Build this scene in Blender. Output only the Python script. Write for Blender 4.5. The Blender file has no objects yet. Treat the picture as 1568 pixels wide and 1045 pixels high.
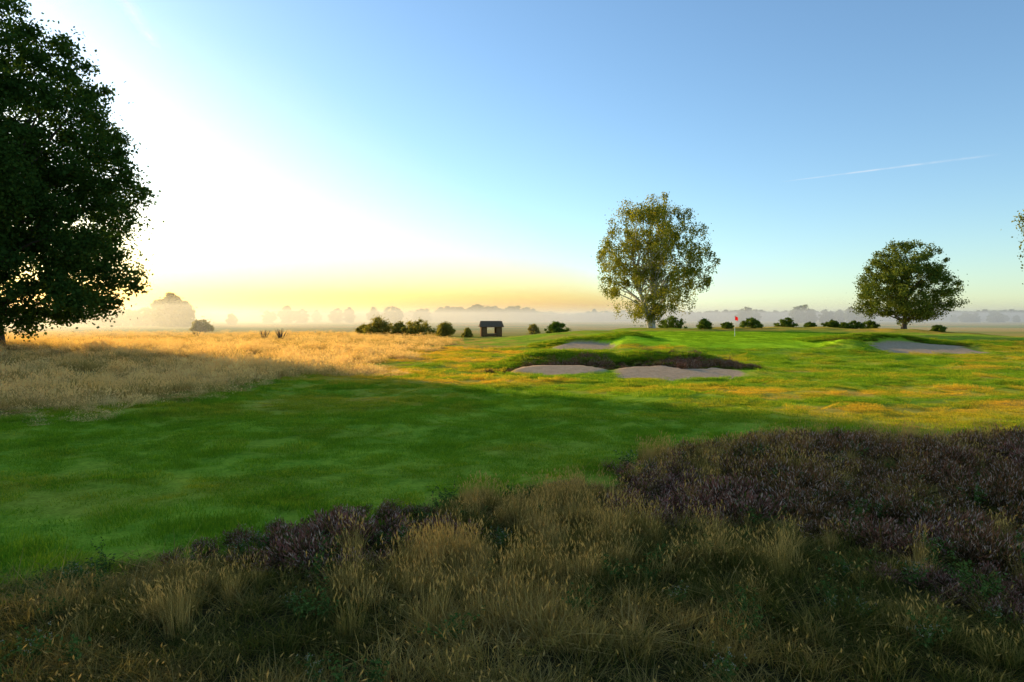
import bpy, math, random
import numpy as np
from mathutils import Vector
rng=np.random.default_rng(7)
SC=bpy.context.scene
COL=SC.collection
AZ=math.radians(-47); EL=math.radians(12.5)
SUN=Vector((math.sin(AZ)*math.cos(EL),math.cos(AZ)*math.cos(EL),math.sin(EL)))
H=3.0

# ---------------------------------------------------------------- helpers
def mesh_np(name,V,F,attrs=None,mat=None,smooth=False,link=True):
    V=np.asarray(V,dtype=np.float32);F=np.asarray(F,dtype=np.int32)
    me=bpy.data.meshes.new(name)
    n,k=F.shape
    me.vertices.add(len(V));me.vertices.foreach_set('co',V.ravel())
    me.loops.add(n*k);me.loops.foreach_set('vertex_index',F.ravel())
    me.polygons.add(n)
    me.polygons.foreach_set('loop_start',np.arange(0,n*k,k,dtype=np.int32))
    if smooth: me.polygons.foreach_set('use_smooth',np.ones(n,dtype=bool))
    me.update(calc_edges=True)
    if attrs:
        for a,v in attrs.items():
            at=me.attributes.new(a,'FLOAT','POINT');at.data.foreach_set('value',np.asarray(v,dtype=np.float32))
    if mat: me.materials.append(mat)
    ob=bpy.data.objects.new(name,me)
    if link: COL.objects.link(ob)
    return ob
def ss(a,b,x):
    t=np.clip((x-a)/(b-a),0,1);return t*t*(3-2*t)
def hsh(i,j,s):
    v=np.sin(i*127.1+j*311.7+s*74.7)*43758.5453
    return v-np.floor(v)
def vn(x,y,s=0):
    x=np.asarray(x,dtype=np.float64);y=np.asarray(y,dtype=np.float64)
    i=np.floor(x);j=np.floor(y);u=x-i;v=y-j;u=u*u*(3-2*u);v=v*v*(3-2*v)
    return (hsh(i,j,s)*(1-u)+hsh(i+1,j,s)*u)*(1-v)+(hsh(i,j+1,s)*(1-u)+hsh(i+1,j+1,s)*u)*v
def fb(x,y,s=0,o=3):
    r=0;a=.5;t=0
    for k in range(o):
        r=r+a*vn(x*2**k,y*2**k,s+k*3.3);t+=a;a*=.5
    return r/t

# ---------------------------------------------------------------- terrain functions
def bunkd(x,y,cx,cy,rx,ry,s):
    return np.sqrt(((x-cx)/rx)**2+((y-cy)/ry)**2)+0.5*(fb(x*.45,y*.6,s)-.5)
def b1(x,y):
    a=bunkd(x,y,2.6,37.7,2.7,1.3,2);b=bunkd(x,y,9.0,36.5,3.7,2.8,5)
    isl=np.exp(-(((x-10.0)/1.0)**2+((y-38.9)/1.2)**2))
    return np.minimum(a,b)+isl*.9
def b2(x,y): return bunkd(x,y,33.9,56.2,4.9,3.7,9)
def b3(x,y): return bunkd(x,y,6.6,62,2.9,3.5,12)
def h(x,y):
    x=np.asarray(x,dtype=np.float64);y=np.asarray(y,dtype=np.float64)
    near=1-ss(100,160,y)
    z=near*((fb(x*.16,y*.16,1)-.5)*.45+(fb(x*.6,y*.6,4,3)-.5)*.19)
    u=np.sqrt(((x-32)/42)**2+((y-80)/36)**2)
    P=1-ss(.5,1,u)
    gm=1-ss(.85,1.12,np.sqrt(((x-24)/18)**2+((y-71)/13)**2))
    z=z*(1-.85*gm)+.24*gm
    z=z+P*(.70+(y-62)*.019)
    z=z+near*ss(84,92,y)*(1-ss(100,112,y))*(.5*fb(x*.13,y*.2,8)-.05)*ss(0,10,x)
    z=z+.7*np.exp(-(((x+38)/14)**2+((y-50)/10)**2))
    z=z+.28*ss(2,7,x)*np.exp(-((y-13.5)/3.2)**2)
    rid=np.exp(-((y-(41.3-.08*(x-6)))/1.25)**2)*ss(-2,2,x)*(1-ss(10.5,14,x))
    z=z+rid*(.52+.50*fb(x*.5,y*.1,3))
    b=b1(x,y);m=1-ss(.88,1.15,b);z=z*(1-m)+m*(-.30+.15*(y-34.5))
    rid=np.exp(-((y-61.0)/1.5)**2-((x-33)/5)**2)+1.1*np.exp(-((y-56.5)/2.6)**2-((x-28.0)/1.6)**2)
    z=z+rid*.6
    b=b2(x,y);m=1-ss(.88,1.15,b);z=z*(1-m)+m*(-.05+.14*(y-53.5))
    rid=np.exp(-((y-66.4)/1.8)**2-((x-6)/4)**2)+np.exp(-((y-66)/4)**2-((x-11.3)/1.8)**2)
    z=z+rid*.5
    b=b3(x,y);m=1-ss(.88,1.15,b);z=z*(1-m)+m*(.05+.12*(y-60.5))
    return z
FX=[-30,-8,-5.7,-3.5,-2.5,-.9,1.1,3.7,6.5,12.2,30];FY=[6,6.6,7.4,8.8,9.6,10.6,11.7,14.6,16.2,16.9,18]
def frough(x,y):
    return np.interp(x,FX,FY)+(fb(x*.5,y*.5,21)-.5)*3.2-y
def lrough(x,y):
    xb=np.interp(y,[16,20,28,38,59,85,112,160],[-22,-14,-11.5,-8.5,-7.5,-8,-13,-16])
    return xb+(fb(x*.25,y*.25,23)-.5)*11-x
def heath(x,y):
    n=fb(x*.5,y*.5,31)
    a=np.minimum(y-(12.0-.95*x)+(n-.5)*6, frough(x,y)+.2)
    a=np.minimum(a,x-.6+(n-.5)*2)
    a=a-4.5*ss(.56,.76,fb(x*.42+7,y*.5,33))
    b=.85-np.sqrt(((x+1.6)/2.5)**2+((y-9.0)/1.1)**2)+(n-.5)*2.2
    return np.maximum(a*.6,b)
def greenm(x,y):
    return 1-ss(.93,1.02,np.sqrt(((x-25)/19)**2+((y-70)/14)**2)+.12*(fb(x*.1,y*.1,50)-.5))
def gold(x,y):
    g=ss(.50,.68,fb(x*.15,y*.32,41))*.5+.4*ss(.50,.68,fb(x*.6,y*.8,42))
    g=g+ss(6,11,x)*ss(15,17,y)*(1-ss(26,30,y))*ss(.28,.55,fb(x*.2,y*.5,43))*1.1
    g=g+.75*(1-ss(0,9,np.abs(x+2)))*ss(26,32,y)*(1-ss(40,60,y))*ss(.38,.58,fb(x*.3,y*.4,45))
    g=g+.8*ss(-12,-3,-np.abs(lrough(x,y)))*ss(.35,.6,fb(x*.3,y*.3,46))*ss(30,40,y)
    g=g+.6*ss(24,30,x)*ss(84,90,y)
    g=g*(.30+.58*ss(17,27,y))
    return np.clip(g*(1-greenm(x,y)),0,1)

# ---------------------------------------------------------------- node helper
def newmat(name):
    m=bpy.data.materials.new(name);m.use_nodes=True
    nt=m.node_tree;nt.nodes.clear();return m,nt
def N(nt,t,**k):
    n=nt.nodes.new(t)
    for a,b in k.items(): setattr(n,a,b)
    return n
def mixc(nt,f,a,b,bt='MIX'):
    n=nt.nodes.new('ShaderNodeMix');n.data_type='RGBA';n.blend_type=bt
    for s,v in ((n.inputs[0],f),(n.inputs[6],a),(n.inputs[7],b)):
        if isinstance(v,(int,float)): s.default_value=v
        elif isinstance(v,tuple): s.default_value=(*v,1)
        else: nt.links.new(v,s)
    return n.outputs[2]
def mth(nt,op,a,b=0,clamp=False):
    n=nt.nodes.new('ShaderNodeMath');n.operation=op;n.use_clamp=clamp
    for s,v in ((n.inputs[0],a),(n.inputs[1],b)):
        if isinstance(v,(int,float)): s.default_value=v
        else: nt.links.new(v,s)
    return n.outputs[0]
def attr(nt,name,inst=False):
    n=nt.nodes.new('ShaderNodeAttribute');n.attribute_name=name
    if inst: n.attribute_type='INSTANCER'
    return n.outputs['Fac']
def noise(nt,scale,detail=4,vec=None,rough=.55):
    n=nt.nodes.new('ShaderNodeTexNoise');n.inputs['Scale'].default_value=scale;n.inputs['Detail'].default_value=detail
    n.inputs['Roughness'].default_value=rough
    if vec is not None: nt.links.new(vec,n.inputs['Vector'])
    return n.outputs['Fac']
def mr(nt,v,a,b,c=0,d=1):
    n=nt.nodes.new('ShaderNodeMapRange');nt.links.new(v,n.inputs[0])
    for i,x in enumerate((a,b,c,d)): n.inputs[i+1].default_value=x
    return n.outputs[0]
def leafmat(name,ca,cb,trans=.45,cc=None,inst=False):
    m,nt=newmat(name)
    c=mixc(nt,attr(nt,'r'),ca,cb)
    if cc is not None:
        f=attr(nt,'tint',True) if inst else attr(nt,'tint')
        f=mth(nt,'ADD',f,mth(nt,'MULTIPLY',mth(nt,'SUBTRACT',attr(nt,'r'),.5),.5))
        f=mth(nt,'ADD',f,mth(nt,'MULTIPLY',mth(nt,'SUBTRACT',attr(nt,'t'),.5),.35),True)
        c=mixc(nt,f,c,cc)
    d=N(nt,'ShaderNodeBsdfDiffuse');t=N(nt,'ShaderNodeBsdfTranslucent');mx=N(nt,'ShaderNodeMixShader')
    nt.links.new(c,d.inputs[0]);nt.links.new(mixc(nt,1.0,c,(1.3,1.2,.6),'MULTIPLY'),t.inputs[0])
    mx.inputs[0].default_value=trans
    nt.links.new(d.outputs[0],mx.inputs[1]);nt.links.new(t.outputs[0],mx.inputs[2])
    o=N(nt,'ShaderNodeOutputMaterial');nt.links.new(mx.outputs[0],o.inputs[0])
    return m
def simplemat(name,ca,cb,scale=5,rough=.85,bump=.3):
    m,nt=newmat(name)
    tc=N(nt,'ShaderNodeTexCoord').outputs['Object']
    n=noise(nt,scale,6,tc)
    b=N(nt,'ShaderNodeBsdfPrincipled');b.inputs['Roughness'].default_value=rough
    nt.links.new(mixc(nt,mr(nt,n,.3,.7),ca,cb),b.inputs['Base Color'])
    bp=N(nt,'ShaderNodeBump');bp.inputs['Strength'].default_value=bump;bp.inputs['Distance'].default_value=.02
    nt.links.new(n,bp.inputs['Height']);nt.links.new(bp.outputs[0],b.inputs['Normal'])
    o=N(nt,'ShaderNodeOutputMaterial');nt.links.new(b.outputs[0],o.inputs[0]);return m

# ---------------------------------------------------------------- ground
def ground_mat():
    m,nt=newmat('ground_mat')
    geo=N(nt,'ShaderNodeNewGeometry').outputs['Position']
    n1=noise(nt,.35,5,geo);n2=noise(nt,3.5,6,geo,.7);n3=noise(nt,22,4,geo,.7)
    fair=mixc(nt,mr(nt,n1,.35,.65),(.14,.28,.02),(.25,.40,.03))
    fair=mixc(nt,mr(nt,n2,.35,.7),fair,(.43,.52,.04))
    gld=mixc(nt,mr(nt,n2,.3,.7),(.50,.27,.03),(.70,.48,.10))
    c=mixc(nt,attr(nt,'gold'),fair,gld)
    grn=mixc(nt,mr(nt,n1,.3,.7),(.42,.68,.02),(.55,.80,.03))
    c=mixc(nt,attr(nt,'green'),c,grn)
    rgh=mixc(nt,mr(nt,n2,.3,.7),(.24,.15,.04),(.48,.33,.11))
    c=mixc(nt,attr(nt,'rough'),c,rgh)
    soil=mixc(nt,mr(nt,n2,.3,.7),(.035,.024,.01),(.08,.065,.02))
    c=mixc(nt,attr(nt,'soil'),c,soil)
    far=mixc(nt,mr(nt,noise(nt,.02,4,geo),.4,.6),(.55,.37,.11),(.28,.31,.08))
    c=mixc(nt,attr(nt,'far'),c,far)
    sand=mixc(nt,mr(nt,n2,.3,.7),(.50,.32,.18),(.68,.46,.28))
    c=mixc(nt,attr(nt,'sand'),c,sand)
    c=mixc(nt,.35,c,mixc(nt,1.0,c,mixc(nt,mr(nt,n3,.3,.7),(.3,.3,.3),(1.7,1.7,1.7)),'MULTIPLY'))
    b=N(nt,'ShaderNodeBsdfDiffuse');nt.links.new(c,b.inputs[0])
    bp=N(nt,'ShaderNodeBump');bp.inputs['Strength'].default_value=.6;bp.inputs['Distance'].default_value=.05
    nt.links.new(mth(nt,'ADD',n2,mth(nt,'MULTIPLY',n3,.5)),bp.inputs['Height']);nt.links.new(bp.outputs[0],b.inputs['Normal'])
    o=N(nt,'ShaderNodeOutputMaterial');nt.links.new(b.outputs[0],o.inputs[0]);return m
def axis(a,b,st,lo,hi,g=1.09):
    c=list(np.arange(a,b,st));s=st;v=c[-1]
    while v<hi: s*=g;v+=s;c.append(v)
    s=st;v=c[0];pre=[]
    while v>lo: s*=g;v-=s;pre.append(v)
    return np.array(pre[::-1]+c)
xs=axis(-45,62,.3,-4000,4000);ys=axis(2,102,.3,-300,6000)
X,Y=np.meshgrid(xs,ys);Z=h(X,Y)
V=np.stack([X.ravel(),Y.ravel(),Z.ravel()],1);nx=len(xs);ny=len(ys)
i=(np.arange(ny-1)[:,None]*nx+np.arange(nx-1)[None]).ravel()
F=np.stack([i,i+1,i+1+nx,i+nx],1)
xf,yf=X.ravel(),Y.ravel()
sand=1-ss(.93,1.03,np.minimum(np.minimum(b1(xf,yf),b2(xf,yf)),b3(xf,yf)))
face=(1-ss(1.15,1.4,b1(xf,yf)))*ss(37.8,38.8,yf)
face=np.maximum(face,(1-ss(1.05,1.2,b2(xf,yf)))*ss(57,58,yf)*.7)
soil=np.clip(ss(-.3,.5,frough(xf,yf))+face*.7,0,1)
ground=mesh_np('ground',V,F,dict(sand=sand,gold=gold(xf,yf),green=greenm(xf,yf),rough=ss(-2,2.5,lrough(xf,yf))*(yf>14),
   soil=soil,far=ss(95,120,yf)),ground_mat(),True)

# ---------------------------------------------------------------- blades
def blades(n,R,h0,h1,w,lean,curl=.35,rng=rng):
    a=rng.uniform(0,2*np.pi,n);r=R*np.sqrt(rng.uniform(0,1,n))
    bx,by=r*np.cos(a),r*np.sin(a)
    L=rng.uniform(h0,h1,n);la=rng.uniform(0,2*np.pi,n);le=lean*np.abs(rng.normal(0,1,n))*L
    dx,dy=np.cos(la)*le+.4*bx/max(R,.01)*lean*L,np.sin(la)*le+.4*by/max(R,.01)*lean*L
    fa=rng.uniform(0,np.pi,n);wx,wy=np.cos(fa)*w/2,np.sin(fa)*w/2
    V=np.zeros((n,6,3));T=np.zeros((n,6))
    for k,(t,ww) in enumerate(((0,1.),(.55,.85),(1,.12))):
        q=t**(1+curl*2)
        cx,cy,cz=bx+dx*q,by+dy*q,L*t*(1-.25*lean*t)
        V[:,2*k]=np.stack([cx-wx*ww,cy-wy*ww,cz],1);V[:,2*k+1]=np.stack([cx+wx*ww,cy+wy*ww,cz],1);T[:,2*k:2*k+2]=t
    b=np.arange(n)*6
    F=np.concatenate([np.stack([b,b+1,b+3,b+2],1),np.stack([b+2,b+3,b+5,b+4],1)])
    r=np.repeat(rng.uniform(0,1,n),6)
    tip=V[:,4:6].mean(1)
    return V.reshape(-1,3),F,T.ravel(),r,tip
def cat(parts):
    V=[];F=[];T=[];R=[];o=0
    for v,f,t,r in parts: V.append(v);F.append(f+o);T.append(t);R.append(r);o+=len(v)
    return np.concatenate(V),np.concatenate(F),np.concatenate(T),np.concatenate(R)
def diamonds(c,d,L,W,t,r,cross=True,rng=rng):
    n=len(c);q=rng.normal(0,1,(n,3));s=np.cross(d,q);s/=np.linalg.norm(s,axis=1)[:,None]+1e-9
    out=[]
    for k in range(2 if cross else 1):
        if k: s=np.cross(d,s)
        V=np.stack([c-d*L[:,None]/2,c+s*W[:,None]/2,c+d*L[:,None]/2,c-s*W[:,None]/2],1).reshape(-1,3)
        out.append((V,np.arange(n*4).reshape(-1,4),np.repeat(t,4),np.repeat(r,4)))
    return cat(out)
def coll(name,obs):
    c=bpy.data.collections.new(name)
    for o in obs: c.objects.link(o)
    return c
def tuft(name,mat,n,R,h0,h1,w,lean,seeds=0,sl=.08,sw=.014):
    v,f,t,r,_=blades(n,R,h0,h1,w,lean)
    parts=[(v,f,t,r*.8)]
    if seeds:
        v,f,t,r,tip=blades(seeds,R*.8,h1*.95,h1*1.4,.0035,lean*.6)
        parts.append((v,f,t,r*.2+.9))
        d=np.tile([0,0,1.],(seeds,1))+rng.normal(0,.25,(seeds,3));d/=np.linalg.norm(d,axis=1)[:,None]
        parts.append(diamonds(tip-d*sl*.3,d,rng.uniform(.7,1.2,seeds)*sl,np.full(seeds,sw),np.full(seeds,1.),np.full(seeds,1.3)))
    v,f,t,r=cat(parts)
    return mesh_np(name,v,f,dict(t=t,r=r),mat,link=False)
def heather_plant(name,mat,n,R,Hh):
    a=rng.uniform(0,2*np.pi,n);q=np.sqrt(rng.uniform(0,1,n));th=q*1.35
    d=np.stack([np.sin(th)*np.cos(a),np.sin(th)*np.sin(a),np.cos(th)*1.0],1)
    rr=rng.uniform(.35,1.1,n)**.6*(1+.25*np.sin(a*3+rng.uniform(0,6)))
    c=d*np.stack([rr*R,rr*R,rr*Hh],1)
    dd=d*np.array([.9,.9,1])+np.array([0,0,.6])+rng.normal(0,.4,(n,3));dd/=np.linalg.norm(dd,axis=1)[:,None]
    t=np.clip((rr-.45)/.6,0,1)
    v,f,t,r=diamonds(c,dd,rng.uniform(.035,.085,n),rng.uniform(.007,.016,n),t,rng.uniform(0,1,n))
    vb,fb_,tb,rb,_=blades(110,R*.5,Hh*.5,Hh*1.02,.006,.6)
    v,f,t,r=cat([(v,f,t,r),(vb,fb_,tb*0,rb*.5)])
    return mesh_np(name,v,f,dict(t=t,r=r),mat,link=False)

M_short=leafmat('short_grass_mat',(.10,.23,.016),(.32,.47,.028),.5,(.85,.50,.06),True)
M_long=leafmat('rough_grass_mat',(.06,.075,.013),(.20,.16,.033),.4,(.72,.45,.15),True)
M_straw=leafmat('straw_grass_mat',(.34,.23,.07),(.80,.54,.20),.5,(.95,.70,.36),True)
def heather_mat():
    m,nt=newmat('heather_mat')
    t=attr(nt,'t');r=attr(nt,'r');ti=attr(nt,'tint',True)
    base=mixc(nt,r,(.06,.038,.014),(.16,.095,.03))
    tip=mixc(nt,ti,(.46,.175,.13),(.40,.18,.06))
    tip=mixc(nt,mth(nt,'GREATER_THAN',r,.82),tip,(.66,.42,.29))
    tip=mixc(nt,mth(nt,'LESS_THAN',r,.24),tip,(.20,.19,.04))
    c=mixc(nt,mth(nt,'MULTIPLY',mth(nt,'POWER',t,1.2),mth(nt,'ADD',r,.4),True),base,tip)
    d=N(nt,'ShaderNodeBsdfDiffuse');nt.links.new(c,d.inputs[0])
    o=N(nt,'ShaderNodeOutputMaterial');nt.links.new(d.outputs[0],o.inputs[0]);return m
M_heath=heather_mat()

C_short=coll('short_grass_patches',[tuft('short_grass_patch_%d'%k,M_short,440,.46,.03,.085,.008,.5) for k in range(3)])
C_long=coll('rough_grass_tufts',[tuft('rough_grass_tuft_a',M_long,110,.16,.12,.36,.006,.45,2),
    tuft('rough_grass_tuft_b',M_long,140,.24,.08,.24,.007,.6,0),
    tuft('rough_grass_tuft_c',M_long,110,.13,.10,.38,.007,.8,0),
    tuft('rough_grass_tuft_d',M_long,120,.2,.10,.30,.006,.5,4)])
C_tall=coll('tall_fescue_tufts',[tuft('tall_fescue_tuft_%d'%k,M_long,130,.11+.04*k,.20,.44,.005,.40,18,.09,.012) for k in range(3)])
C_straw=coll('straw_grass_tufts',[tuft('straw_grass_tuft_%d'%k,M_straw,150,.34+.1*k,.2,.5,.013,.45,26,.12,.03) for k in range(3)])
C_heath=coll('heather_plants',[heather_plant('heather_plant_%d'%k,M_heath,750,.31,.32) for k in range(4)])
m,nt=newmat('weed_mat');c=mixc(nt,attr(nt,'r'),(.07,.11,.02),(.15,.20,.045));c=mixc(nt,mth(nt,'GREATER_THAN',attr(nt,'t'),.9),c,(.45,.38,.25))
d=N(nt,'ShaderNodeBsdfDiffuse');nt.links.new(c,d.inputs[0]);o=N(nt,'ShaderNodeOutputMaterial');nt.links.new(d.outputs[0],o.inputs[0]);M_weed=m
def weed(name,seed,flower):
    g=np.random.default_rng(seed);n=16
    v,f,t,r,tip=blades(n,.05,.18,.40,.005,.5,rng=g)
    d=g.normal(0,1,(160,3));d[:,2]=np.abs(d[:,2])*.5;d/=np.linalg.norm(d,axis=1)[:,None]
    ci=g.integers(0,n,160);u=g.uniform(.3,1,160)[:,None]
    c=tip[ci]*u+g.normal(0,.015,(160,3))
    p=[(v,f,t*0,r*.5),diamonds(c,d,np.full(160,.045),np.full(160,.02),np.zeros(160),g.uniform(0,.7,160),False,g)]
    if flower:
        c=np.repeat(tip,5,0)+g.normal(0,.01,(n*5,3));d=g.normal(0,1,(n*5,3));d/=np.linalg.norm(d,axis=1)[:,None]
        p.append(diamonds(c,d,np.full(n*5,.012),np.full(n*5,.01),np.ones(n*5),np.ones(n*5)*1.5,True,g))
    v,f,t,r=cat(p);return mesh_np(name,v,f,dict(t=t,r=r),M_weed,link=False)
C_weed=coll('wildflower_weeds',[weed('weed_a',1,True),weed('weed_b',2,False),weed('weed_c',3,False)])

def scatter(name,P,rot,scl,tint,c):
    n=len(P);me=bpy.data.meshes.new(name);me.vertices.add(n);me.vertices.foreach_set('co',np.asarray(P,dtype=np.float32).ravel())
    def av(nm,ty,val,key):
        a=me.attributes.new(nm,ty,'POINT');a.data.foreach_set(key,val)
    av('rot','FLOAT_VECTOR',np.asarray(rot,dtype=np.float32).ravel(),'vector')
    av('scl','FLOAT_VECTOR',np.asarray(scl,dtype=np.float32).ravel(),'vector')
    av('tint','FLOAT',np.asarray(tint,dtype=np.float32),'value')
    av('idx','INT',rng.integers(0,len(c.objects),n).astype(np.int32),'value')
    ob=bpy.data.objects.new(name,me);COL.objects.link(ob)
    g=bpy.data.node_groups.new(name+'_nodes','GeometryNodeTree')
    g.interface.new_socket('Geometry',in_out='INPUT',socket_type='NodeSocketGeometry')
    g.interface.new_socket('Geometry',in_out='OUTPUT',socket_type='NodeSocketGeometry')
    gi=g.nodes.new('NodeGroupInput');go=g.nodes.new('NodeGroupOutput')
    ip=g.nodes.new('GeometryNodeInstanceOnPoints');ci=g.nodes.new('GeometryNodeCollectionInfo')
    ci.inputs['Collection'].default_value=c;ci.inputs['Separate Children'].default_value=True;ci.inputs['Reset Children'].default_value=True
    def na(nm,ty):
        q=g.nodes.new('GeometryNodeInputNamedAttribute');q.data_type=ty;q.inputs['Name'].default_value=nm;return q.outputs['Attribute']
    L=g.links.new
    L(gi.outputs[0],ip.inputs['Points']);L(ci.outputs[0],ip.inputs['Instance']);ip.inputs['Pick Instance'].default_value=True
    L(na('idx','INT'),ip.inputs['Instance Index']);L(na('rot','FLOAT_VECTOR'),ip.inputs['Rotation']);L(na('scl','FLOAT_VECTOR'),ip.inputs['Scale'])
    L(ip.outputs[0],go.inputs[0])
    md=ob.modifiers.new('scatter','NODES');md.node_group=g
    return ob
def pts(x0,x1,y0,y1,dens):
    n=int((x1-x0)*(y1-y0)*dens);x=rng.uniform(x0,x1,n);y=rng.uniform(y0,y1,n)
    k=np.abs(x)<y*.84+2.5;return x[k],y[k]
def place(name,x,y,s,tint,c,sz=None,dz=0,tilt=.12):
    n=len(x);P=np.stack([x,y,h(x,y)+dz],1)
    rot=np.stack([rng.normal(0,tilt,n),rng.normal(0,tilt,n),rng.uniform(0,6.28,n)],1)
    sz=s if sz is None else sz
    return scatter(name,P,rot,np.stack([s,s,sz],1),tint,c)
def nosand(x,y,l=1.06): return np.minimum(np.minimum(b1(x,y),b2(x,y)),b3(x,y))>l

x,y=pts(-34,50,5,34,4.0);x2,y2=pts(-12,62,34,66,2.0)
x=np.r_[x,x2];y=np.r_[y,y2]
k=(frough(x,y)<.4)&(lrough(x,y)<2.5)&nosand(x,y,1.12)&(greenm(x,y)<.5);x,y=x[k],y[k]
sc=rng.uniform(.8,1.3,len(x))*np.where(y>34,1.4,1)
place('fairway_grass',x,y,sc,gold(x,y)*.95+rng.normal(0,.07,len(x))-.06,C_short,sz=rng.uniform(.5,1.1,len(x))*(1+(.6+.8*ss(20,30,y))*ss(.5,.75,fb(x*.6,y*.6,61))))
# closely mown putting surface
x,y=pts(4,46,54,86,3.0);k=(greenm(x,y)>=.5)&nosand(x,y,1.15);x,y=x[k],y[k]
place('putting_green_grass',x,y,rng.uniform(1.2,1.6,len(x)),np.full(len(x),-.5),C_short,sz=rng.uniform(.25,.35,len(x)),tilt=.03)
# foreground rough
x,y=pts(-14,20,3.4,19,24)
hh_=heath(x,y)
k=(frough(x,y)>-.3)&((hh_<.05)|(rng.uniform(0,1,len(x))<.3));x,y=x[k],y[k]
fr=frough(x,y)
ti=np.clip(.08+.42*ss(.45,.7,fb(x*.5,y*.8,71))+rng.normal(0,.14,len(x)),-.3,1)
sz=rng.uniform(.4,1.25,len(x))*(.32+.55*fb(x*1.3,y*1.3,74)+.3*ti)*ss(-.6,1.6,fr)
place('rough_grass',x,y,rng.uniform(.8,1.45,len(x)),ti,C_long,sz=sz,tilt=.2)
# tall golden fescue clumps
x,y=pts(-8,18,5.2,17,20);fr=frough(x,y)
band=np.exp(-((fr-2.2)/1.9)**2)*ss(-4,-1,x)*(1-ss(8,13,x)*.6)
pr=(.8*band*ss(.40,.58,fb(x*.9,y*.9,72))+.35*ss(.54,.70,fb(x*.8+3,y*1.0,73))*ss(5,8,y))*np.where(heath(x,y)>.3,.4,1)
k=(fr>.1)&(rng.uniform(0,1,len(x))<pr);x,y=x[k],y[k]
place('tall_fescue',x,y,rng.uniform(.6,1.2,len(x)),rng.uniform(.2,.95,len(x)),C_tall,sz=rng.uniform(.5,1.0,len(x)),tilt=.15)
# heather
x,y=pts(-6,20,4,19,13);k=heath(x,y)>0;x,y=x[k],y[k]
s=rng.uniform(.5,1.2,len(x))*(.5+.9*fb(x*.9,y*.9,81))*(.6+.4*ss(0,.8,heath(x,y)))
place('heather',x,y,s,ss(.35,.65,fb(x*.4,y*.4,82))*.7+rng.uniform(0,.3,len(x)),C_heath,dz=-.03,tilt=.3)
# weeds
x,y=pts(-10,14,3.5,14,1.6);k=(frough(x,y)>.2);x,y=x[k],y[k]
place('weeds',x,y,rng.uniform(.5,1.1,len(x)),x*0,C_weed)
# bunker lips: sparse heather on the faces, rough turf on top
x=np.r_[rng.uniform(-1.5,14,2600),rng.uniform(27,39,1500)];y=np.r_[rng.uniform(38,41.2,2600),rng.uniform(57.5,61,1500)]
bb=np.minimum(b1(x,y),b2(x,y));ff=(bb>1.05)&(bb<1.7);u_=rng.uniform(0,1,len(x))
k=ff&(u_<.12)&(x<20)
place('bunker_face_heather',x[k],y[k],rng.uniform(.5,.95,k.sum())*(.5+.8*fb(x[k],y[k],92)),rng.uniform(.4,1.2,k.sum()),C_heath,dz=-.04)
k=ff&(u_>.3)&(u_<.8)
place('bunker_face_grass',x[k],y[k],rng.uniform(.9,1.5,k.sum()),rng.uniform(-.5,.0,k.sum()),C_long,sz=rng.uniform(.2,.55,k.sum()))
x=np.r_[rng.uniform(-2,14.5,1300),rng.uniform(26,40,900),rng.uniform(2,13,500)];y=np.r_[rng.uniform(40.3,42.8,1300),rng.uniform(59.5,62.5,900),rng.uniform(64.5,68,500)]
k=nosand(x,y,1.15);x,y=x[k],y[k]
place('bunker_lip_grass',x,y,rng.uniform(1.,1.6,len(x)),rng.uniform(-.2,.25,len(x)),C_short,sz=rng.uniform(1,2.6,len(x)))
x=np.r_[rng.uniform(.8,5.8,80),rng.normal(10.0,.6,70),rng.normal(12.6,.5,20)];y=np.r_[rng.uniform(39.5,40.6,80),rng.normal(39.1,.5,70),rng.normal(39.4,.5,20)]
place('bunker_lip_heather',x,y,rng.uniform(.7,1.4,len(x)),rng.uniform(-.2,1.5,len(x)),C_heath,dz=-.05)
# left straw rough
x,y=pts(-70,-1,16,62,4.2);x2,y2=pts(-100,-4,62,125,1.2);x=np.r_[x,x2];y=np.r_[y,y2]
lr=lrough(x,y)
k=(lr>-3)&(fb(x*.5,y*.5,93)>.34)&(rng.uniform(0,1,len(x))<ss(-3,2.5,lr)+.05);x,y,lr=x[k],y[k],lr[k]
place('straw_rough_grass',x,y,rng.uniform(.6,1.5,len(x)),fb(x*.3,y*.3,95)*1.4-.5+rng.normal(0,.22,len(x)),C_straw,sz=rng.uniform(.35,1.25,len(x))*(.25+.75*ss(-2,3.5,lr))*(.25+1.45*fb(x*.45,y*.45,94)),tilt=.2)

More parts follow.
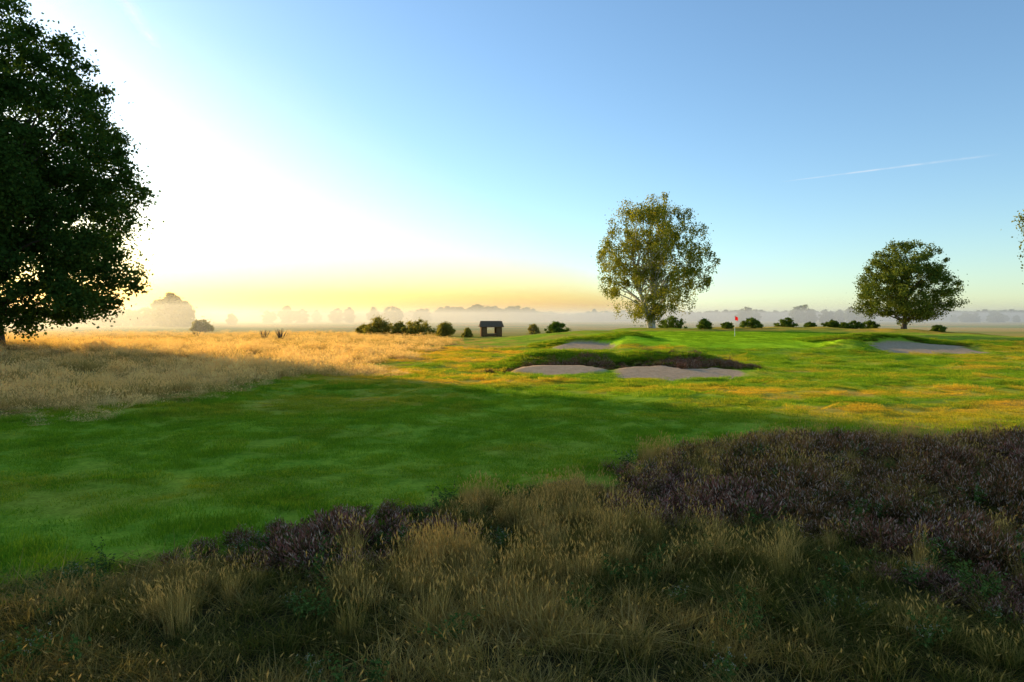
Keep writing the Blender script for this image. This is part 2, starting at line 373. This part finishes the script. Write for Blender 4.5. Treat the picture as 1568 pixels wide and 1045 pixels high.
# ---------------------------------------------------------------- trees
M_bark=simplemat('oak_bark_mat',(.05,.04,.03),(.13,.10,.075),6)
M_birch=simplemat('birch_bark_mat',(.14,.12,.09),(.68,.62,.54),3)
M_oakleaf=leafmat('oak_leaf_mat',(.025,.06,.014),(.07,.13,.025),.4)
M_birchleaf=leafmat('birch_leaf_mat',(.10,.13,.022),(.36,.34,.055),.5)
M_treeleaf=leafmat('tree_leaf_mat',(.065,.11,.022),(.21,.24,.045),.4)
M_bush=leafmat('bush_leaf_mat',(.06,.12,.02),(.20,.27,.04),.35)
M_goldbush=leafmat('gold_bush_leaf_mat',(.15,.16,.03),(.46,.38,.08),.5)
def tube(p,r,k=6):
    p=np.array(p);n=len(p);V=[]
    for i_ in range(n):
        d=p[min(i_+1,n-1)]-p[max(i_-1,0)];d/=np.linalg.norm(d)+1e-9
        a=np.cross(d,[.3,.9,.1]);a/=np.linalg.norm(a)+1e-9;b=np.cross(d,a)
        an=np.arange(k)*2*np.pi/k
        V.append(p[i_]+r[i_]*(np.cos(an)[:,None]*a+np.sin(an)[:,None]*b))
    V=np.concatenate(V);F=[]
    for i_ in range(n-1):
        for j in range(k):
            F.append([i_*k+j,i_*k+(j+1)%k,(i_+1)*k+(j+1)%k,(i_+1)*k+j])
    return V,np.array(F)
def make_tree(name,px,py,prof,trunks,tr,ncl,nlf,ls,leafm,barkm,seed,droop=0,clr=.09,fork=.3,gap=.0,link=True,base_z=None,nlimb=40,shell=.42):
    g=np.random.default_rng(seed)
    prof=np.array(sorted(prof));top=prof[-1,0];bot=prof[0,0]
    bz=float(h(px,py)) if base_z is None else base_z
    zz=prof[:,0]
    dens=np.interp(np.linspace(bot,top,200),zz,(prof[:,1]+prof[:,2])/2)**1.6+.05
    zs=g.choice(np.linspace(bot,top,200),ncl*2,p=dens/dens.sum())+g.normal(0,top*.01,ncl*2)
    a=g.uniform(0,2*np.pi,ncl*2);Lr=np.interp(zs,zz,prof[:,1]);Rr=np.interp(zs,zz,prof[:,2])
    w=(np.cos(a)+1)/2;R=Lr*(1-w)+Rr*w
    q=g.uniform(0,1,ncl*2)**shell
    R=R*(.86+.22*vn(a*1.6+seed,zs/top*7,seed))
    cr=clr*top*g.uniform(.55,1.25,ncl*2)
    rad=np.maximum(R*q-cr*.7*q,0)
    C=np.stack([np.cos(a)*rad,np.sin(a)*rad,zs],1)
    gp=vn(C[:,0]/top*9+C[:,1]/top*5,C[:,2]/top*9+C[:,1]/top*7,seed+5)
    ok=np.where(gp>gap)[0][:ncl];C=C[ok];cr=cr[ok];ncl=len(C)
    n=ncl*nlf;ci=np.repeat(np.arange(ncl),nlf)
    o=g.normal(0,1,(n,3));o/=np.linalg.norm(o,axis=1)[:,None];o*=(g.uniform(0,1,n)**.6)[:,None]*(1+.35*np.abs(g.normal(0,1,n))**2*.5)[:,None]
    o[:,2]*=.75
    if droop:
        sid=g.integers(0,7,n)
        sa=hsh(ci*1.0,sid*1.0,seed)*6.28;sr=hsh(ci*1.0,sid*1.0,seed+9)**.5
        st=np.stack([np.cos(sa)*sr,np.sin(sa)*sr,np.zeros(n)],1)*.85
        hang=g.uniform(0,1,n)
        st[:,2]=.4-hang*(1.0+droop*hsh(ci*1.0,sid*1.0,seed+4))
        o=np.where((g.uniform(0,1,n)<.75)[:,None],st+g.normal(0,.13,(n,3)),o)
    c=C[ci]+o*cr[ci][:,None]
    d=g.normal(0,1,(n,3));d[:,2]-=droop*.8;d/=np.linalg.norm(d,axis=1)[:,None]
    ll=ls*g.uniform(.6,1.4,n)
    r=np.clip(.5*hsh(ci*1.0,ci*.37,seed)+.5*g.uniform(0,1,n),0,1)
    keep=c[:,2]>(.25 if top>5 else .03);c,d,ll,r=c[keep],d[keep],ll[keep],r[keep]
    v,f,t,r=diamonds(c,d,ll,ll*.72,r*0,r,False,rng=g)
    fol=mesh_np(name+'_foliage' if link else name,v,f,dict(t=t,r=r),leafm,link=link)
    TV=[];TF=[];off=0
    def add(p,rr,k=6):
        nonlocal off
        V_,F_=tube(p,rr,k);TV.append(V_);TF.append(F_+off);off+=len(V_)
    paths=[]
    for (tx,ty,tz,sc_) in trunks:
        p=[];K=9
        for i_ in range(K):
            s=i_/(K-1);p.append([tx*s**1.2+.02*top*math.sin(s*5+tx)-.02*top*math.sin(tx),ty*s,tz*s-.3*(i_==0)])
        p=np.array(p);rr=[tr*sc_*(1-.88*(i_/(K-1))**.8)*(1.45 if i_==0 else 1) for i_ in range(K)]
        add(p,rr,8);paths.append((p,rr))
    sel=g.choice(ncl,min(nlimb,ncl),replace=False)
    for s in sel:
        tgt=C[s]
        p,rr=paths[g.integers(len(paths))] if len(paths)>1 else paths[0]
        j=max(1,min(len(p)-2,int(np.searchsorted(p[:,2],max(fork*top,tgt[2]*.62)))-1));st=p[j]
        mid=(st+tgt)/2+np.array([0,0,.06*top])*(1 if tgt[2]>st[2] else .3)+g.normal(0,.012*top,3)
        q=[(1-u)**2*st+2*u*(1-u)*mid+u*u*tgt for u in (0,.25,.5,.75,1)]
        r0=min(rr[j]*.55,.05*np.linalg.norm(tgt-st)*.55+.02)
        add(q,[r0*(1-.85*u) for u in (0,.25,.5,.75,1)],5)
    if not link:
        V_=np.concatenate(TV);F_=np.concatenate(TF)
        nv=len(v)
        VV=np.concatenate([v,V_]);FF=np.concatenate([f,F_+nv])
        return mesh_np(name,VV,FF,dict(t=np.zeros(len(VV)),r=np.r_[r,np.zeros(len(V_))]),leafm,link=False)
    tk=mesh_np(name+'_trunk_and_limbs',np.concatenate(TV),np.concatenate(TF),None,barkm,True)
    e=bpy.data.objects.new(name,None);COL.objects.link(e);e.location=(px,py,bz)
    fol.parent=e;tk.parent=e
    return e

oak=[(1.7,4.5,4.2),(2.4,7,7.6),(3.4,9,9.6),(5.4,10.6,11.2),(6.8,10.6,10.8),(8.5,11,11.0),(11.5,11,11.4),(15.5,10,10.7),(18,9,9.1),(21.5,7,7.3),(23.3,6,5.3),(25.4,4,3.0),(26.6,1,1.2)]
make_tree('oak_tree',-38.3,50,oak,[(1.2,0,22,1),(-3,1,19,.7)],.75,1100,185,.24,M_oakleaf,M_bark,11,clr=.045,fork=.12,gap=.12)
oak2=[(2.5,3,3),(4,8,8),(8,10,10),(14,10,10),(19,7.5,7.5),(23,3,3),(24,.5,.5)]
make_tree('oak_tree.001',-40,25,oak2,[(1,0,20,1)],.7,330,120,.5,M_oakleaf,M_bark,12,clr=.07,fork=.15)
make_tree('oak_tree.002',-50,8,oak2,[(-1,0,20,1)],.7,330,120,.5,M_oakleaf,M_bark,13,clr=.07,fork=.15)
def zy(y,d,bz): return 3+(487-y)/1045*d-bz
bz=float(h(19.5,95))
bp=[(486,4.6,.6),(478,6.2,2.2),(468,6.8,5.2),(455,7.4,7.4),(440,8,8.6),(415,8.6,9.2),(395,8.9,9.3),(370,9.0,8.4),(345,8.4,7.4),(325,6.8,6.8),(313,5.0,5.2),(305,2,3.8)]
make_tree('birch_tree',19.5,95,[(zy(a,95,bz),b,c) for a,b,c in bp],[(-3.6,.5,13,1),(2.6,-.4,14,.85),(.2,.8,15.5,.7)],.42,340,170,.21,M_birchleaf,M_birch,21,droop=1.3,clr=.055,fork=.16,gap=.34,nlimb=80,shell=.6)
bz=float(h(54.5,95))
rp=[(494,1.5,1.2),(486,3.9,3.2),(478,5.7,5.8),(466,6.6,7.0),(450,6.9,7.3),(430,6.4,7.0),(412,5.8,6.1),(398,5.4,5.1),(385,4.6,4.4),(375,2.8,3.4)]
make_tree('lime_tree',54.5,95,[(zy(a,95,bz),b,c) for a,b,c in rp],[(-.6,.2,9,1),(.9,-.3,9,.9),(0,.5,10,.7)],.34,420,130,.21,M_treeleaf,M_bark,22,clr=.068,fork=.14,gap=.2)
rb=[(3,1,1),(5,3.5,4),(8.5,5.6,5),(11,5.8,5.3),(13.5,4.9,4.5),(15.5,2,2)]
make_tree('birch_tree.001',50.6,60,rb,[(.8,0,13,1),(-1,.3,12,.8)],.28,220,150,.19,M_birchleaf,M_birch,23,droop=1.3,clr=.08,fork=.25,gap=.15)

def wx(px,d): return (px-784)/1045*d
def bush(name,px,ytop,ybase,w,d,mat,seed,ncl=40,nlf=160,ls=.16):
    X0=wx(px,d);R=w/2/1045*d;hz=max((ybase-ytop)/1045*d,R*.75)
    prof=[(.03*hz,R*.9,R*.9),(.3*hz,R,R),(.6*hz,R*.88,R*.88),(.85*hz,R*.6,R*.6),(hz,.25*R,.25*R)]
    return make_tree(name,X0,d,prof,[(0,0,hz*.7,1)],.06,ncl,nlf,ls,mat,M_bark,seed,clr=.2*max(1,R/hz*.8),fork=.05,nlimb=10,shell=.55)
bl=[(1078,490,507,28,93),(1113,497,508,24,94),(1150,495,509,38,94),(1203,493,509,36,96),(1240,502,510,20,98),(1272,492,509,30,97),(1290,495,509,28,101),(1308,496,509,30,96),(1332,492,509,30,98),(1030,500,508,50,102),(1437,504,513,26,90)]
for k,(a,b,c,w,d) in enumerate(bl):
    bz=float(h(wx(a,d),d));yb=487+(3-bz)/d*1045
    bush('heath_bush' if k==0 else 'heath_bush.%03d'%k,a,b,max(yb,b+7),w,d,M_bush,100+k,60,120,.14)
for k,(a,b,c,w,d) in enumerate([(580,487,516,52,108),(612,495,518,30,106),(640,490,518,60,104),(682,496,517,36,110),(557,500,516,30,112),(716,505,518,20,104)]):
    bush('hawthorn_shrub' if k==0 else 'hawthorn_shrub.%03d'%k,a,b,c,w,d,M_goldbush,200+k,80,90,.2)
bush('gorse_bush',852,502,518,42,98,M_bush,230,70,140,.16)
bush('gorse_bush.001',817,493,508,22,125,M_goldbush,231,40,100,.22)
bush('gorse_bush.002',310,489,511,36,130,M_goldbush,232,50,100,.28)
def sapling(name,px,d,hh,seed,n=26,th=1.0):
    g=np.random.default_rng(seed);TV=[];TF=[];off=0
    for k in range(n):
        a=g.uniform(0,6.28);s=g.uniform(.1,.6)*hh;L=hh*g.uniform(.6,1)
        p=[np.array([0,0,0])]+[np.array([math.cos(a)*s*u**.8,math.sin(a)*s*u**.8,L*u]) for u in (.3,.6,1)]
        V_,F_=tube(p,[.05*th,.04*th,.03*th,.015*th],4);TV.append(V_);TF.append(F_+off);off+=len(V_)
    o=mesh_np(name,np.concatenate(TV),np.concatenate(TF),None,M_bark);X0=wx(px,d);o.location=(X0,d,float(h(X0,d)))
sapling('bare_shrub',430,86,1.7,5);sapling('bare_shrub.001',404,88,1.4,6)
sapling('bare_shrub.002',150,70,.9,7,18,.6);sapling('bare_shrub.003',300,95,1.1,8,18);sapling('bare_shrub.004',375,90,.8,9,14)

def gtree(k,hh,R):
    prof=[(.03*hh,R*.5,R*.5),(.2*hh,R*.95,R*.9),(.5*hh,R,R),(.75*hh,R*.75,R*.8),(.93*hh,R*.4,R*.35),(hh,.3,.3)]
    return make_tree('distant_tree_%d'%k,0,0,prof,[(0,0,hh*.8,1)],.3,80,80,.75,M_treeleaf,M_bark,300+k,clr=.11,fork=.15,link=False,base_z=0,nlimb=8)
C_far=coll('distant_trees',[gtree(0,10,5.5),gtree(1,10,7),gtree(2,10,4.5)])
D=[]
def dt(px,ytop,d,wsc=1.0):
    X0=wx(px,d);hh=(487-ytop)/1045*d+3;D.append((X0,d,hh/10,hh/10*wsc))
for a,b,d,w in [(262,450,225,1.1),(243,458,240,1),(284,462,228,.9),(252,454,236,1),(272,455,234,1),(215,470,250,1.2),(190,472,255,1.2),(165,473,255,1.2),(140,471,250,1.2),(110,474,260,1.2),(80,472,250,1.2),(355,479,300,1),(412,474,380,1.1),(440,469,380,1.3),(460,472,380,1.2),(515,471,400,1),(535,471,400,.9),(572,471,410,1),(600,469,410,1),(610,473,400,.9),(485,475,450,1),(640,475,470,1),(650,472,480,1),
  (1142,469,420,1.1),(1135,474,420,1),(1155,475,430,1.1),(1228,467,400,1.0),(1218,472,400,.9),(1240,474,410,.9),(1265,473,400,1.2),(1285,475,410,1.2),(1302,471,400,1),(1318,476,410,1.2),(1245,480,400,1),(1105,480,600,1.2),(1478,479,450,1.1),(1492,478,450,1.1),(1522,477,430,1.2),(1535,480,450,1.2),(1556,483,450,1.2),(1460,481,500,1),(910,474,600,1),(925,476,600,1.2),(865,480,600,1)]: dt(a,b,d,w)
for px in np.arange(670,815,7): dt(px+rng.uniform(-3,3),472-2.5*math.sin((px-670)/145*3.14)+rng.uniform(-2.5,3),600,1.3)
for px in np.arange(1010,1600,7): dt(px+rng.uniform(-3,3),476+rng.uniform(-1.5,2.5),600,1.5)
for px in np.arange(-200,1010,9): dt(px+rng.uniform(-3,3),478+rng.uniform(-2.5,3),600,1.6)
for px in np.arange(-200,1800,10): dt(px+rng.uniform(-3,3),480+rng.uniform(-3,2),1200,1.8)
D=np.array(D);n=len(D)
scatter('distant_treeline',np.stack([D[:,0],D[:,1],np.zeros(n)-.2],1),np.stack([np.zeros(n),np.zeros(n),rng.uniform(0,6.28,n)],1),np.stack([D[:,3],D[:,3],D[:,2]],1),np.zeros(n),C_far)

# ---------------------------------------------------------------- shelter hut
def box(name,c,s,mat,par):
    x,y,z=[q/2 for q in s]
    V=[(sx*x,sy*y,sz*z) for sx in(-1,1) for sy in(-1,1) for sz in(-1,1)]
    F=[(0,1,3,2),(4,6,7,5),(0,4,5,1),(2,3,7,6),(0,2,6,4),(1,5,7,3)]
    o=mesh_np(name,V,F,None,mat);o.location=c;o.parent=par
    b=o.modifiers.new('b','BEVEL');b.width=.01;return o
M_wood=simplemat('stained_timber_mat',(.13,.07,.03),(.26,.15,.07),9,1.0)
M_roof=simplemat('felt_roof_mat',(.13,.085,.05),(.21,.145,.09),12,1.0)
for mm in (M_wood,M_roof):
    mm.node_tree.nodes['Principled BSDF'].inputs['Specular IOR Level'].default_value=0.05
M_board=simplemat('pale_timber_mat',(.5,.46,.38),(.62,.58,.5),4)
hx,hy=wx(752,108),108.
hut=bpy.data.objects.new('timber_shelter',None);COL.objects.link(hut);hut.location=(hx,hy,float(h(hx,hy)));hut.rotation_euler[2]=.12;hut.scale=(1.0,1.0,1.05)
W_,D_=3.3,2.2
for k,(a,b) in enumerate([(-1,-1),(1,-1),(-1,1),(1,1)]): box('post_%d'%k,(a*(W_/2-.08),b*(D_/2-.08),.75),(.14,.14,1.5),M_wood,hut)
box('left_wall',(-W_/2+.03,0,.72),(.05,D_-.34,1.36),M_wood,hut);box('right_wall',(W_/2-.03,0,.72),(.05,D_-.34,1.36),M_wood,hut)
box('back_wall_left',(-1.05,D_/2-.04,.72),(.85,.05,1.36),M_wood,hut);box('back_wall_right',(1.05,D_/2-.04,.72),(.85,.05,1.36),M_wood,hut)
box('back_rail',(0,D_/2-.04,.2),(1.2,.05,.35),M_wood,hut)
box('front_panel_left',(-1.1,-D_/2+.02,.72),(.75,.05,1.36),M_wood,hut);box('front_panel_right',(1.1,-D_/2+.02,.72),(.75,.05,1.36),M_wood,hut)
box('front_rail',(0,-D_/2+.02,.27),(1.4,.05,.4),M_wood,hut);box('bench',(0,.3,.45),(2.6,.4,.05),M_board,hut)
box('lintel',(0,-D_/2+.02,1.46),(W_-.3,.08,.12),M_wood,hut)
rw,rd,rh=W_/2+.25,D_/2+.3,.85
V=[(-rw,-rd,1.52),(rw,-rd,1.52),(rw,rd,1.52),(-rw,rd,1.52),(-rw+.2,0,1.52+rh),(rw-.2,0,1.52+rh)]
V+=[(a,b,c-.07) for a,b,c in V[:4]]
me=bpy.data.meshes.new('roof');me.from_pydata(V,[],[(0,1,5,4),(2,3,4,5),(1,2,5),(3,0,4),(6,7,1,0),(7,8,2,1),(8,9,3,2),(9,6,0,3),(9,8,7,6)]);me.materials.append(M_roof)
ro=bpy.data.objects.new('roof',me);COL.objects.link(ro);ro.parent=hut

# ---------------------------------------------------------------- flag
fx,fy=wx(1125,70),70.
fl=bpy.data.objects.new('golf_flag',None);COL.objects.link(fl);fl.location=(fx,fy,float(h(fx,fy)))
M_white=simplemat('white_paint_mat',(.75,.75,.75),(.82,.82,.8),3,.4,0)
M_red=leafmat('red_cloth_mat',(.70,.01,.015),(.75,.015,.02),.4)
V_,F_=tube([(0,0,-.1),(0,0,1),(0,0,2.15)],[.022,.02,.016],8);p=mesh_np('pole',V_,F_,None,M_white,True);p.parent=fl
VV=[];FF=[]
for a in np.linspace(0,1,12):
    for b in np.linspace(0,1,6):
        VV.append((-.02+.36*a,.06*math.sin(a*7+b*2)*a,2.12-.45*b*(1-.3*a)-.32*a*a-.05*math.sin(a*5)))
for a in range(11):
    for b in range(5): FF.append((a*6+b,a*6+b+1,a*6+b+7,a*6+b+6))
c_=mesh_np('cloth',VV,FF,dict(r=np.full(len(VV),.5),t=np.zeros(len(VV))),M_red,True);c_.parent=fl

# ---------------------------------------------------------------- mist
def mist(name,fp,z0,z1,dens,g,col=(1,.97,.93),absorb=None):
    n=len(fp);V=[(a,b,z0) for a,b in fp]+[(a,b,z1) for a,b in fp]
    F=[tuple(range(n))[::-1],tuple(range(n,2*n))]+[(i_,(i_+1)%n,(i_+1)%n+n,i_+n) for i_ in range(n)]
    me=bpy.data.meshes.new(name);me.from_pydata(V,[],F)
    m,nt=newmat(name+'_mat');s=N(nt,'ShaderNodeVolumeScatter');s.inputs['Density'].default_value=dens;s.inputs['Anisotropy'].default_value=g
    s.inputs['Color'].default_value=(*col,1);out=s.outputs[0]
    if absorb:
        a=N(nt,'ShaderNodeVolumeAbsorption');a.inputs['Density'].default_value=absorb[0];a.inputs['Color'].default_value=(*absorb[1],1)
        ad=N(nt,'ShaderNodeAddShader');nt.links.new(out,ad.inputs[0]);nt.links.new(a.outputs[0],ad.inputs[1]);out=ad.outputs[0]
    o=N(nt,'ShaderNodeOutputMaterial');nt.links.new(out,o.inputs['Volume']);me.materials.append(m)
    ob=bpy.data.objects.new(name,me);COL.objects.link(ob);return ob
mist('ground_mist',[(-900,75),(-60,80),(-20,118),(120,135),(1600,150),(1600,2500),(-2200,2500)],-3,7,.0035,.5,(1,.95,.88))
mist('golden_mist',[(-1000,78),(-70,82),(-40,125),(500,2450),(-2150,2450)],-3.5,50,.0008,.65,(1,.80,.48),(.0013,(.98,.70,.15)))

# ---------------------------------------------------------------- contrails
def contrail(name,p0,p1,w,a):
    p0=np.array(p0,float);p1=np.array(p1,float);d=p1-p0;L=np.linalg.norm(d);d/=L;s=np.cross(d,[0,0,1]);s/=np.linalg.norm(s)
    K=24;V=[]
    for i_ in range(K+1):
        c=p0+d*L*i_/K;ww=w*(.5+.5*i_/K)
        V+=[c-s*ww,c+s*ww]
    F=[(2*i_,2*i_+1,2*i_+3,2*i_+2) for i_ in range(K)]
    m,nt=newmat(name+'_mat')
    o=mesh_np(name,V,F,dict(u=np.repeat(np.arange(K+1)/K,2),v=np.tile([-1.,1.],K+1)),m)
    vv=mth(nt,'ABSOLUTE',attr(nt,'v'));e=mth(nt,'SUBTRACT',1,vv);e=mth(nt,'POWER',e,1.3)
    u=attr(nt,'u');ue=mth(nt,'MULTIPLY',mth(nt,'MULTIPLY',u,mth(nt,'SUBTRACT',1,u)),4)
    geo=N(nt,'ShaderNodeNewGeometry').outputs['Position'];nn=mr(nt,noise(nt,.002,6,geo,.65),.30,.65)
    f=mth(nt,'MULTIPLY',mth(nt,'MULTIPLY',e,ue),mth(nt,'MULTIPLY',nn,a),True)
    t=N(nt,'ShaderNodeEmission');t.inputs[0].default_value=(.95,.97,1,1);t.inputs[1].default_value=1.0  # weak emission stands in for sunlight scattered by the trail
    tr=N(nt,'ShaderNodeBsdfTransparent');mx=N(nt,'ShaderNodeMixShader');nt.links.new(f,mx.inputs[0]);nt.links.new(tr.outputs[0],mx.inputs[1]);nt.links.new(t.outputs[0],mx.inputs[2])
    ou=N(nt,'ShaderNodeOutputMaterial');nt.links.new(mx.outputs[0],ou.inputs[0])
def skyp(px,py,alt):
    d=alt*1045/(487-py);return (wx(px,d),d,alt+3)
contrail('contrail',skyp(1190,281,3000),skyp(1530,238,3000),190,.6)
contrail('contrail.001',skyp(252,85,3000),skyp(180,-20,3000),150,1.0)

# ---------------------------------------------------------------- light, sky, camera
w=bpy.data.worlds.new('World');SC.world=w;w.use_nodes=True;nt=w.node_tree;nt.nodes.clear()
sk=nt.nodes.new('ShaderNodeTexSky');sk.sky_type='NISHITA';sk.sun_disc=False;sk.sun_elevation=EL;sk.sun_rotation=AZ
sk.air_density=1.0;sk.dust_density=.42;sk.ozone_density=1.5
bg=nt.nodes.new('ShaderNodeBackground');bg.inputs[1].default_value=.15;o=nt.nodes.new('ShaderNodeOutputWorld')
c=mixc(nt,1.0,sk.outputs[0],(1.16,1.40,1.60),'MULTIPLY')
nt.links.new(c,bg.inputs[0]);nt.links.new(bg.outputs[0],o.inputs[0])
sl=bpy.data.lights.new('sun','SUN');sl.energy=7;sl.angle=math.radians(.5);sl.color=(1,.80,.46)
so=bpy.data.objects.new('sun',sl);COL.objects.link(so);so.rotation_euler=(-SUN).to_track_quat('-Z','Y').to_euler()
cam=bpy.data.cameras.new('camera');cam.lens=24;cam.sensor_width=36;cam.clip_end=60000;cam.clip_start=.1
co=bpy.data.objects.new('camera',cam);COL.objects.link(co);co.location=(0,0,H);co.rotation_euler=(math.radians(90-1.95),0,0)
SC.camera=co
SC.view_settings.view_transform='Standard';SC.view_settings.look='None';SC.view_settings.exposure=0
